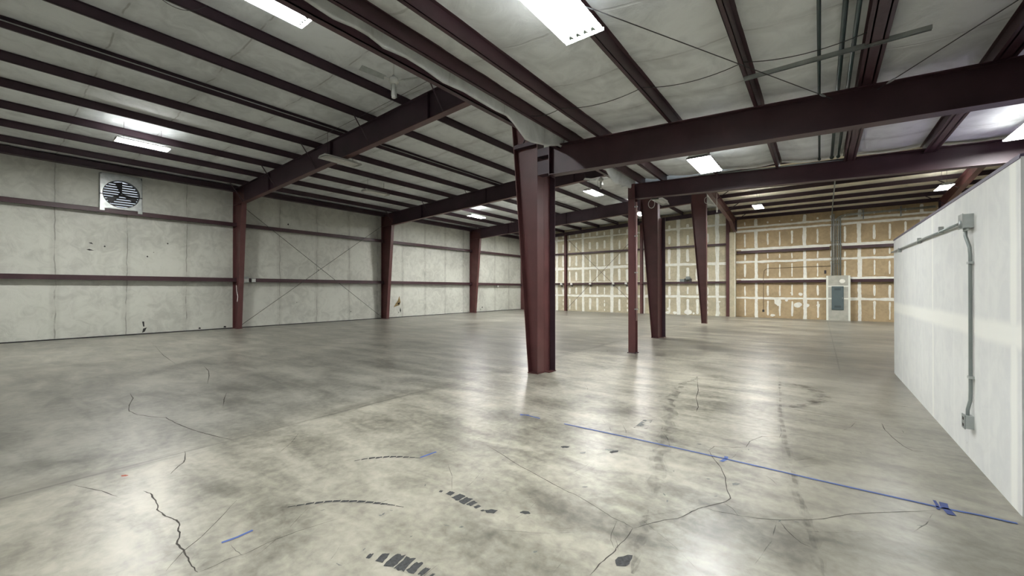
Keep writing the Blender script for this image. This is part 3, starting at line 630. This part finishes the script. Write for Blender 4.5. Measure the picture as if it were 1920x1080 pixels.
# ------------------------------------------------------------------ light fixtures
def fixture(x, yy, z, lab, lit=1, ztop=None, W_=.42, L_=1.22, grp=None):
    t = thing('light_fixture', lab, 'ceiling light', (x, yy, z), grp)
    w_, l = W_/2, L_/2; tw = w_*.72
    b = MB(); b.add([(x-w_,yy-l,z),(x+w_,yy-l,z),(x+w_,yy+l,z),(x-w_,yy+l,z),(x-tw,yy-l,z+.075),(x+tw,yy-l,z+.075),(x+tw,yy+l,z+.075),(x-tw,yy+l,z+.075)],
                    [(4,5,6,7),(0,1,5,4),(1,2,6,5),(2,3,7,6),(3,0,4,7)])
    b.box(x-.08, x+.08, yy-l*.9, yy+l*.9, z+.075, z+.115)
    b.build('housing', WHITEMETAL, t)
    if lit:
        b = MB(); b.box(x-w_+.008, x+w_-.008, yy-l+.008, yy+l-.008, z+.010, z+.016); b.build('lens', LENS2 if lit == 2 else LENS, t)
        for s_ in (-1, 1) if lit < 3 else ():      # added glowing strips on the housing to brighten the ceiling
            a0, a1 = x+s_*(tw-.055), x+s_*(tw-.015)
            MB().box(min(a0,a1), max(a0,a1), yy-l*.8, yy+l*.8, z+.076, z+.079).build('ceiling_fill_strip', CEIL_FILL, t)
        for q in range(4):
            cx_ = x-w_+.05+(q+.5)*(W_-.1)/4
            for e in (-1, 1):
                ye = yy+e*(l-.035); b = MB()
                b.add([(cx_-.034,ye,z+.004),(cx_+.0,ye-e*.022,z+.004),(cx_+.034,ye,z+.004),(cx_+.012,ye-e*.085,z+.004),(cx_-.012,ye-e*.060,z+.004)], [(0,1,4),(1,2,3),(1,3,4)])
                b.build('louvre_end', LENSB, t)
    else:
        MB().box(x-w_+.01, x+w_-.01, yy-l+.01, yy+l-.01, z+.05, z+.055).build('reflector', WHITEMETAL, t)
        for q in range(4):
            cx_ = x-w_+.05+(q+.5)*(W_-.1)/4; MB().tube([(cx_,yy-l+.04,z+.03),(cx_,yy+l-.04,z+.03)], .013, 8).build('lamp_tube', TUBEOFF, t, True)
    for e in (-1,1): MB().box(x-w_, x+w_, yy+e*(l-.004)-.004, yy+e*(l-.004)+.004, z-.004, z+.03).build('end_cap', WHITEMETAL, t)
    ztop = (zup(x)+.18 if x < -4.6 else zlow(x)+.16 if yy < 11.2 else zend(yy)+.19)
    if ztop:
        for e in (-1,1): MB().tube([(x,yy+e*l*.7,z+.11),(x,yy+e*l*.7,ztop)], .005, 5).build('hanger', WIRE, t)
    return t
fixture(-1.89, 3.11, 4.30, 'very bright rectangular light at the top centre, largest in view, under the low roof', ztop=4.62)
fixture(-1.85, 8.92, 4.27, 'bright rectangular light between the front girder and the second girder', ztop=4.62)
fixture(-6.60, 2.63, 6.06, 'bright light partly hidden by the wavy edge purlin at the top left', ztop=7.05)
fixture(-16.30, 3.04, 6.12, 'long bright light near the exhaust fan and the left wall', 2, ztop=6.65)
fixture(-12.20, 7.03, 5.84, 'unlit white fixture hanging below the nearest left rafter', False, 6.75, W_=.48)
fixture(-16.05, 10.95, 6.12, 'unlit fixture over the bay with crossed rods, between the two left rafters', False, 6.65)
fixture(-16.35, 18.05, 6.10, 'lit fixture left of the foreground column, beyond the second rafter', 2, ztop=6.65)
fixture(-7.98, 16.50, 6.02, 'lit fixture just right of the foreground column, below the small ceiling fan', 2, ztop=7.0)
fixture(-8.35, 23.3, 6.15, 'small lit fixture seen between the slim post and the tapered column with the cable', 2, ztop=7.0)
fixture(-2.52, 24.3, 6.00, 'lit fixture in front of the tan wall, left of the vertical conduits', 2, ztop=6.7)
fixture(4.15, 24.4, 6.00, 'lit fixture just above the top edge of the white partition', 2, ztop=6.7)
fixture(2.65, 9.75, 4.22, 'lit fixture at the right edge above the partition, in front of the second girder', 3, ztop=4.4)
fixture(-3.66, 11.92, 4.27, 'unlit fixture tucked under the second girder beside the looped cable', False, 7.6, W_=.22, L_=.98)
# unseen lamps: assumed ones behind the viewpoint, hidden ones added as fill light
fixture(-1.89, -2.9, 4.30, 'assumed unseen lit fixture under the low roof behind the viewpoint', ztop=4.62)
fixture(-13.5, 20.0, 6.0, 'added unseen fill light behind the upper part of the large foreground column', 2)
fixture(-17.2, 25.3, 6.0, 'farthest added fill light, unseen behind the large foreground column near the corner', 2)
fixture(-16.30, -5.0, 6.12, 'assumed unseen lit fixture behind the viewpoint beside the left wall', 2, ztop=6.65)
fixture(2.0, 17.0, 6.6, 'added unseen fill light above the second girder in the end bay', ztop=7.4)

# ------------------------------------------------------------------ ceiling fans
def ceiling_fan(x, yy, z, ztop, lab, a0):
    t = thing('ceiling_fan', lab, 'ceiling fan', (x, yy, z))
    MB().tube([(x,yy,z+.10),(x,yy,ztop)], .012, 8).build('downrod', WHITEMETAL, t, True)
    MB().lathe([(.0,.12),(.03,.12),(.035,.08),(.09,.06),(.105,.01),(.10,-.03),(.05,-.06),(0,-.06)], (x,yy,z), seg=20).build('motor', WHITEMETAL, t, True)
    MB().lathe([(0,-.05),(.035,-.05),(.038,-.30),(.045,-.31),(.045,-.35),(0,-.35)], (x,yy,z), seg=14).build('light_stem', WHITEMETAL, t, True)
    for k in range(3):
        a = a0+k*2*PI/3; ca, sa = math.cos(a), math.sin(a)
        def P(u, v, h): return (x+u*ca-v*sa, yy+u*sa+v*ca, z+h)
        b = MB(); b.hexa([P(.09,-.02,-.01),P(.22,-.03,-.01),P(.22,.03,.0),P(.09,.02,.0)], [P(.09,-.02,.0),P(.22,-.03,.0),P(.22,.03,.01),P(.09,.02,.01)]); br = b.build('blade', WHITEMETAL, t)
        b = MB(); b.hexa([P(.20,-.055,-.02),P(.72,-.065,-.025),P(.72,.065,.02),P(.20,.055,.015)], [P(.20,-.055,-.014),P(.72,-.065,-.019),P(.72,.065,.026),P(.20,.055,.021)]); b.build('blade_panel', GALV, br)
    return t
ceiling_fan(-7.07, 5.25, 6.10, 7.12, 'white three-bladed ceiling fan near the upper end of the nearest left rafter', math.radians(-97))
ceiling_fan(-6.95, 15.05, 6.12, 7.12, 'small ceiling fan seen under the front girder, right of the foreground column', math.radians(-130))

# ------------------------------------------------------------------ exhaust fan in the left wall
t = thing('exhaust_fan', 'square galvanised exhaust fan with louvred shutter high on the left wall', 'exhaust fan', (-21.2, 3.32, 4.72))
CY, CZ, RR = 3.33, 5.37, .50
b = MB(); N = 40; ys0, ys1, zs0, zs1 = 2.74, 3.92, 4.80, 6.10
ring, sq = [], []
for k in range(N):
    a = 2*PI*k/N; ca, sa = math.cos(a), math.sin(a); ring.append((-21.12, CY+RR*ca, CZ+RR*sa))
    ty = ((ys1-CY) if ca > 0 else (CY-ys0))/max(abs(ca),1e-6); tz = ((zs1-CZ) if sa > 0 else (CZ-zs0))/max(abs(sa),1e-6); q = min(ty, tz); sq.append((-21.12, CY+q*ca, CZ+q*sa))
b.add(ring+sq, [(k,(k+1)%N,(k+1)%N+N,k+N) for k in range(N)])
b.box(-21.29, -21.12, ys0, ys0+.012, zs0, zs1).box(-21.29, -21.12, ys1-.012, ys1, zs0, zs1).box(-21.29, -21.12, ys0, ys1, zs1-.012, zs1)
b.build('housing', GALV, t)
MB().lathe([(RR,.0),(RR,-.16),(RR+.02,-.16),(RR+.02,.01),(RR,.0)], (-21.12,CY,CZ), 'X', 40).build('venturi', BLACKMETAL, t, True)
for yy in (ys0, ys1-.13): MB().box(-21.13, -21.085, yy, yy+.13, 4.70, 4.86).build('foot', GALV, t)
for k in range(11):
    z = 4.90+k*.092
    b = MB(); b.hexa([(-21.40,FY0,z),(-21.36,FY0,z-.05),(-21.36,FY1,z-.05),(-21.40,FY1,z)], [(-21.40,FY0,z+.006),(-21.36,FY0,z+.018),(-21.36,FY1,z+.018),(-21.40,FY1,z+.006)]); b.build('shutter_slat', BLACKMETAL, t)
MB().lathe([(0,.06),(.07,.06),(.08,.0),(.08,-.08),(0,-.08)], (-21.17,CY,CZ), 'X', 20).build('motor', BLACKMETAL, t, True)
for k in range(3):
    a = math.radians(98)+k*2*PI/3
    def P(u, v, h): return (-21.19+h, CY+u*math.cos(a)-v*math.sin(a), CZ+u*math.sin(a)+v*math.cos(a))
    b = MB(); b.hexa([P(.06,-.03,-.01),P(.47,-.10,-.02),P(.45,.13,.02),P(.06,.03,.01)], [P(.06,-.03,0),P(.47,-.10,-.012),P(.45,.13,.028),P(.06,.03,.02)]); b.build('blade', BLACKMETAL, t)
b = MB(); b.tube([(-21.1,ys0,CZ-.06),(-21.1,ys1,CZ-.06)], .016, 6); b.build('motor_bar', BLACKMETAL, t)

# ------------------------------------------------------------------ white partition room at right
PX, PY0, PY1, PH = 1.236, 4.86, 11.60, 2.775
t_ = MB(); t_.box(PX, PX+.12, PY0, PY1, 0, PH).box(PX+.12, 6.2, PY0, PY0+.12, 0, PH).box(PX+.12, 6.2, PY1-.12, PY1, 0, PH).box(6.08, 6.2, PY0+.12, PY1-.12, 0, PH)
pw = t_.build('wall_partition', WHITEW, kind='structure')
b = MB(); b.box(PX-.004, PX+.124, PY0-.004, PY1+.004, PH, PH+.022); b.box(PX-.006, PX-.001, PY0, PY1, PH-.012, PH+.01); b.box(PX+.12, 6.2, PY0, PY0+.12, PH, PH+.02)
b.box(PX+.12, 6.08, PY0+.12, PY1-.12, PH-.12, PH-.02)
b.build('top_track', CAPM, pw)
# conduit with junction box and outlet on it
jx = PX
t = thing('junction_box', 'grey square metal junction box high on the white partition', 'junction box', (jx, 6.12, 2.45))
MB().box(jx-.075, jx-.001, 6.05, 6.20, 2.375, 2.515).build('body', GALV, t)
MB().box(jx-.082, jx-.075, 6.045, 6.205, 2.37, 2.52).build('cover', GALV, t)
MB().lathe([(0,-.095),(.035,-.095),(.042,-.082)], (jx,6.10,2.415), 'X', 16).build('knockout', CONDUIT, t, True)
for a in (6.08,6.15): MB().tube([(jx-.04,a,2.375),(jx-.04,a,2.35)], .018, 8).build('connector', GALV, t, True)
t = thing('conduit', 'grey conduit running level along the top of the white partition to its far end', 'conduit', (jx-.03, 9, 2.47))
MB().tube([(jx-.035,6.20,2.455),(jx-.03,8.5,2.49),(jx-.03,11.62,2.53)], .0145, 10).build('pipe', CONDUIT, t, True)
for a in (7.3,8.7,10.6): MB().box(jx-.048, jx-.002, a-.012, a+.012, 2.455, 2.535).build('strap', GALV, t)
t = thing('conduit', 'grey conduit dropping down the white partition from junction box to outlet', 'conduit', (jx-.03, 6.1, .4))
MB().tube([(jx-.04,6.15,2.375),(jx-.04,6.15,2.30),(jx-.025,6.09,2.18),(jx-.02,6.09,2.10),(jx-.02,6.10,.72),(jx-.02,6.11,.62),(jx-.035,6.13,.52),(jx-.035,6.13,.46)], .0145, 10).build('pipe', CONDUIT, t, True)
for z in (.86, 2.02): MB().box(jx-.04, jx-.002, 6.05, 6.12, z-.012, z+.012).build('strap', GALV, t)
t = thing('outlet_box', 'grey metal outlet box with smudges at the bottom of the partition conduit', 'outlet', (jx, 6.12, .40))
MB().box(jx-.06, jx-.001, 6.075, 6.175, .335, .465).build('body', GALV, t)
MB().box(jx-.068, jx-.06, 6.07, 6.18, .33, .47).build('cover_plate', CONDUIT, t); 
for z in (.365,.43): MB().box(jx-.071, jx-.068, 6.105, 6.145, z-.014, z+.014).build('socket', DARKBOX, t)

# ------------------------------------------------------------------ electrical panel in its drywall chase, conduits
t = thing('drywall_chase', 'grey drywall chase with white corner beads around the electrical panel on the tan wall', 'drywall box', (.82, YE-.15, 0))
cy = YE-.30
MB().box(.29, 1.35, cy, YE, 0, 2.54).build('casing', CHASE, t)
for a in (.29, 1.26): MB().box(a, a+.09, cy-.004, cy, 0, 2.53).build('corner_bead', BEAD, t)
MB().box(.38, 1.26, cy-.003, cy, 1.90, 1.97).build('joint_band', BEAD, t); MB().box(.38, 1.26, cy-.003, cy, 1.20, 1.28).build('joint_band', BEAD, t)
b = MB(); b.add([(1.0+.13*math.cos(a*PI/6), cy-.003, 2.22+.12*math.sin(a*PI/6)) for a in range(12)], [tuple(range(12))]); b.build('patch', MUD, t)
t = thing('breaker_box', 'blue-grey metal electrical panel with vent slots at top and bottom', 'electrical panel', (.795, cy, .62))
MB().box(.53, 1.06, cy-.03, cy-.004, .60, 1.93).build('trim_frame', PANELGREY, t)
MB().box(.57, 1.02, cy-.042, cy-.03, .64, 1.89).build('door', PANELGREY, t)
for zc in (1.76, .78):
    for k in range(4): MB().box(.65, .94, cy-.046, cy-.042, zc-.05+k*.03, zc-.036+k*.03).build('vent_slot', PANELDARK, t)
MB().box(1.0, 1.015, cy-.055, cy-.042, 1.22, 1.32).build('latch', GALV, t)
for k, (x, tz) in enumerate(((.56,6.05),(.64,6.0),(.74,5.93),(.84,5.86),(.93,5.80))):
    yy = YE-.10-(.06 if k % 2 else 0)
    pts = [(x, yy, 2.50), (x, yy, tz-.35)]
    nm = ['leftmost vertical conduit rising from the electrical panel and running up under the roof','second of five vertical conduits above the electrical panel','third of five vertical conduits above the panel, bending right at the top','fourth of five vertical conduits above the panel, bending right at the top','rightmost of five vertical conduits above the electrical panel'][k]
    if k in (2,3): pts += [(x+.03,yy-.02,tz-.22),(x+.10,yy-.06,tz-.10),(x+.25,yy-.10,tz-.02),(x+.5,yy-.12,tz+.03),(4.7,yy-.12,tz+.06)]
    elif k == 0: pts += [(x,yy-.06,tz-.12),(x,yy-.2,tz-.02)]+[(x, q, zend(q)-.04) for q in (28,24,20,14,11.6)]
    else: pts += [(x, yy-.03, tz+.05)]
    tt = thing('conduit', nm, 'conduit', (x, yy, 2.5), 'conduits above the electrical panel')
    MB().tube(pts, .026 if k not in (1,4) else .035, 8).build('pipe', GALV if k in (1,2,3) else CONDUIT, tt, True)
    for z in (3.2,4.5): MB().box(x-.04, x+.04, yy-.03, YE-.005, z, z+.03).build('strap', CONDUIT, tt)
for x in (1.9, 3.4):
    tag(MB().box(x, x+.03, YE-.30, YE-.02, 5.62, 6.14).build('strut_hanger', CONDUIT), 'short metal hanger for the level conduits at the top of the tan wall, %s' % ('left one' if x < 2 else 'right one'), 'bracket')
t = thing('conduit', 'thin brown conduit drawn across the tan wall and down to a small outlet', 'conduit', (-2.8, YE-.02, .45))
MB().tube([(.5,YE-.02,3.10),(-2.5,YE-.02,3.06),(-2.66,YE-.02,3.02),(-2.76,YE-.02,2.92),(-2.78,YE-.16,2.6),(-2.79,YE-.16,2.0),(-2.8,YE-.02,1.8),(-2.8,YE-.02,.48)], .012, 8).build('pipe', mat('brown_conduit', (.13,.09,.05), .5), t, True)
MB().box(-2.86, -2.75, YE-.06, YE-.005, .36, .50).build('outlet_box', DARKBOX, t)
tag(MB().box(.2, .3, YE-.09, YE-.005, 2.66, 2.86).build('junction_box', DARKBOX), 'small dark junction box left of the conduits just above the panel enclosure', 'junction box')
# boxes on the girts
for k, x in enumerate((-17.11,-16.16,-14.49,-12.57,-11.56)):
    t = thing('outlet_box', 'small white outlet box on the lower end wall girt, %s from the left corner' % ORD[k], 'outlet', (x, YE-.22, 2.12), 'white outlet boxes on the end wall girt')
    MB().box(x-.08, x+.08, YE-.31, YE-.24, 2.14, 2.29).build('body', WHITEPL, t); MB().box(x-.01, x+.11, YE-.26, YE-.20, 1.99, 2.12).build('socket', DARKBOX, t)
t = thing('pump_motor', 'small grey motor sitting on the lower end wall girt between two tapered columns', 'motor', (-7.3, YE-.12, 2.31))
MB().lathe([(0,-.13),(.12,-.13),(.13,-.1),(.13,.1),(.12,.13),(0,.13)], (-7.2,YE-.14,2.52), 'X', 16).build('body', CONDUIT, t, True)
MB().box(-7.72, -7.42, YE-.22, YE-.06, 2.29, 2.47).build('gear_box', CONDUIT, t); MB().box(-7.45, -7.3, YE-.18, YE-.1, 2.30, 2.50).build('bracket', DARKBOX, t); MB().box(-7.1, -6.98, YE-.2, YE-.08, 2.29, 2.5).build('foot', DARKBOX, t)
for yy, s_, lab in ((7.50,.10,'taller grey electrical box on the lower girt beside the nearest left-wall column'),(7.80,.085,'smaller grey electrical box on the lower girt, right of the taller box')):
    t = thing('electrical_box', lab, 'electrical box', (XL+.24, yy, 2.18)); MB().box(XL+.20, XL+.32, yy-s_, yy+s_, 2.10 if s_ < .1 else 2.08, 2.27 if s_ < .1 else 2.36).build('body', GALV, t); MB().box(XL+.32, XL+.33, yy-s_+.01, yy+s_-.01, 2.12, 2.25).build('cover', WHITEMETAL, t)
tag(MB().box(XL+.20, XL+.27, 25.84, 25.96, 1.98, 2.10).build('outlet_box', WHITEPL), 'tiny white outlet under the lower left-wall girt near the far corner', 'outlet')
tag(MB().tube([(-20.7,7.0,1.95),(-20.66,7.0,1.7),(-20.6,7.02,1.45),(-20.64,7.02,1.28),(-20.67,7.02,1.22)], .014, 6).build('loose_cable', WHITEPL, None, True), 'short white cable dangling on the nearest left-wall column', 'cable')

# cables, hooks
def loop(x, yy, z, ry, rz, lab, ax='X'):
    P = [(x+ry*math.cos(2*PI*k/28) if ax == 'X' else x, yy if ax == 'X' else yy+ry*math.cos(2*PI*k/28), z+rz*math.sin(2*PI*k/28)) for k in range(28)]
    return tag(MB().tube(P, .012, 6, closed=True).build('cable_loop', WHITEPL, None, True), lab, 'cable')
loop(-4.912, 14.963, 4.893, .115, .155, 'looped white cable hung on the tapered column behind the slim post')
loop(-4.62, 22.62, 6.33, .10, .16, 'small looped white cable at the top of the farthest tapered column')
b = MB(); b.prism([(-4.56,6.52),(-4.24,6.04),(-4.56,6.10)], 'Y', 22.56, 22.58); tag(b.build('gusset_plate', WHITEMETAL), 'small white triangular plate at the top of the farthest tapered column', 'metal plate')
t = thing('pull_cord', 'white pull cord with a pale handle hanging right of the farthest tapered column', 'cord', (-4.08, 22.3, 5.6))
MB().tube([(-4.08,22.3,5.85),(-4.08,22.3,6.55)], .012, 6).build('cord', WHITEPL, t); MB().tube([(-4.08,22.3,5.60),(-4.08,22.3,5.86)], .032, 8).build('handle', WHITEPL, t)
tag(MB().tube([(-1.98,3.6,4.42),(-3.1,5.5,4.66),(-3.98,7.0,4.82)], .004, 5).build('wire', WIRE) if False else MB().tube([(-3.98,7.0,4.93),(-4.0,6.96,4.60)], .004, 5).build('wire', WIRE), 'thin hanging wire end at the left end of the front girder', 'wire')
# draped wires under the low roof
def sagwire(P0, P1, sag, lab, r_=.005):
    P0, P1 = Vector(P0), Vector(P1); pts = []
    for k in range(13):
        q = k/12; v = P0.lerp(P1, q); v.z -= sag*4*q*(1-q); pts.append(v)
    tag(MB().tube(pts, r_, 5).build('wire', WIRE), lab, 'wire')
for i in range(4):
    xa, xb = LO[i]+.05, LO[i+1]+.05
    sagwire((xa,5.62,zlow(xa)+.03), (xb,5.62,zlow(xb)+.03), .02+.05*(xb-xa), 'thin dark wire sagging under the low roof between purlin %s and the next' % ORD[i])
sagwire((UP[7],1.9,6.85), (UP[7]+.4,2.5,6.86), .16, 'short dark wire loop hanging from a purlin near the top left light')
sagwire((-13.0,6.6,6.62), (-4.6,6.6,7.0), .06, 'thin dark cable strung beside the nearest left rafter')

# green pipes and strut under the low roof
for k, (x, z, r_) in enumerate(((.0,4.50,.018),(.205,4.50,.024),(.31,4.50,.022))):
    t = thing('roof_pipe', ['thinnest of three dark green pipes under the low roof, on the left','middle one of three dark green pipes under the low roof','dark green pipe under the low roof, closest to the doubled purlin'][k], 'pipe', (x, 5, z), 'dark green pipes under the low roof')
    MB().tube([(x,Y0,z),(x,10.75,z)], r_, 10).build('pipe', GREENPIPE, t, True)
    for yy in (-1.5, 7.6, 10.72): MB().tube([(x,yy,z),(x,yy+.06,z)], r_*1.5, 10).build('coupling', GREENPIPE, t, True)
b = MB(); a = Vector((-.76,5.86,4.40)); 
b.box(-.76, .92, 5.86, 5.90, 4.44, 4.444).box(-.76, .92, 5.86, 5.863, 4.40, 4.444).box(-.76, .92, 5.897, 5.90, 4.40, 4.444)
for k in range(28): b.box(-.74+k*.06, -.70+k*.06, 5.858, 5.86, 4.415, 4.430)
tag(b.build('strut_channel', GALV), 'slotted grey strut channel crossing below the three green pipes', 'strut channel')
t = thing('conduit', 'long thin conduit lying along the top of the second girder', 'conduit', (-1, 10.86, 4.6))
MB().tube([(-2.4,10.86,zlow(-2.4)+.02),(.5,10.86,zlow(.5)+.02)], .014, 8).build('pipe', CONDUIT, t, True)
t = thing('conduit', 'pale thin conduit running along a purlin of the high left roof for its full length', 'conduit', (UP[5]+.12, 8, 6.75))
MB().tube([(UP[5]+.11,Y0,zup(UP[5])+.10),(UP[5]+.11,YE-.4,zup(UP[5])+.10)], .012, 6).build('pipe', GALV, t, True)

# ------------------------------------------------------------------ blue tape on the floor
def tape(lab, pts, m=TAPE, wd=.025):
    b = MB(); ribbon(b, pts, wd, .0042, 0, .04, 2, False)
    n_ = len(b.v); b.add([(x, yy, .0030) for x, yy, z in b.v], [tuple(reversed(f)) for f in b.f]); b.f = b.f[:len(b.f)]
    return tag(b.build('floor_tape', m), lab, 'tape')
tape('short blue tape piece at the left start of the taped floor line', [(-3.36,4.62),(-3.03,4.625)])
tape('tiny blue tape tick crossing the left start of the taped line', [(-3.33,4.58),(-3.24,4.67)], wd=.02)
tape('long blue tape line crossing the concrete floor to the partition', [(-2.66,4.63),(-.8,4.68),(.8,4.675),(1.17,4.70)])
tape('small blue tape mark crossing the long line near its middle', [(-.805,4.58),(-.785,4.75)], wd=.035)
tape('dark blue tape mark crossing the long line near the partition', [(.80,4.79),(.81,4.57)], TAPED, .05)
tape('faint dark tape mark left of the one near the partition', [(.75,4.80),(.745,4.62)], TAPED, .02)
tape('separate short blue tape strip on the floor at the lower left', [(-3.30,1.03),(-3.29,1.22)], wd=.02)
tape('separate short blue tape strip touching a row of tyre marks', [(-3.32,2.80),(-3.30,3.0)], wd=.022)
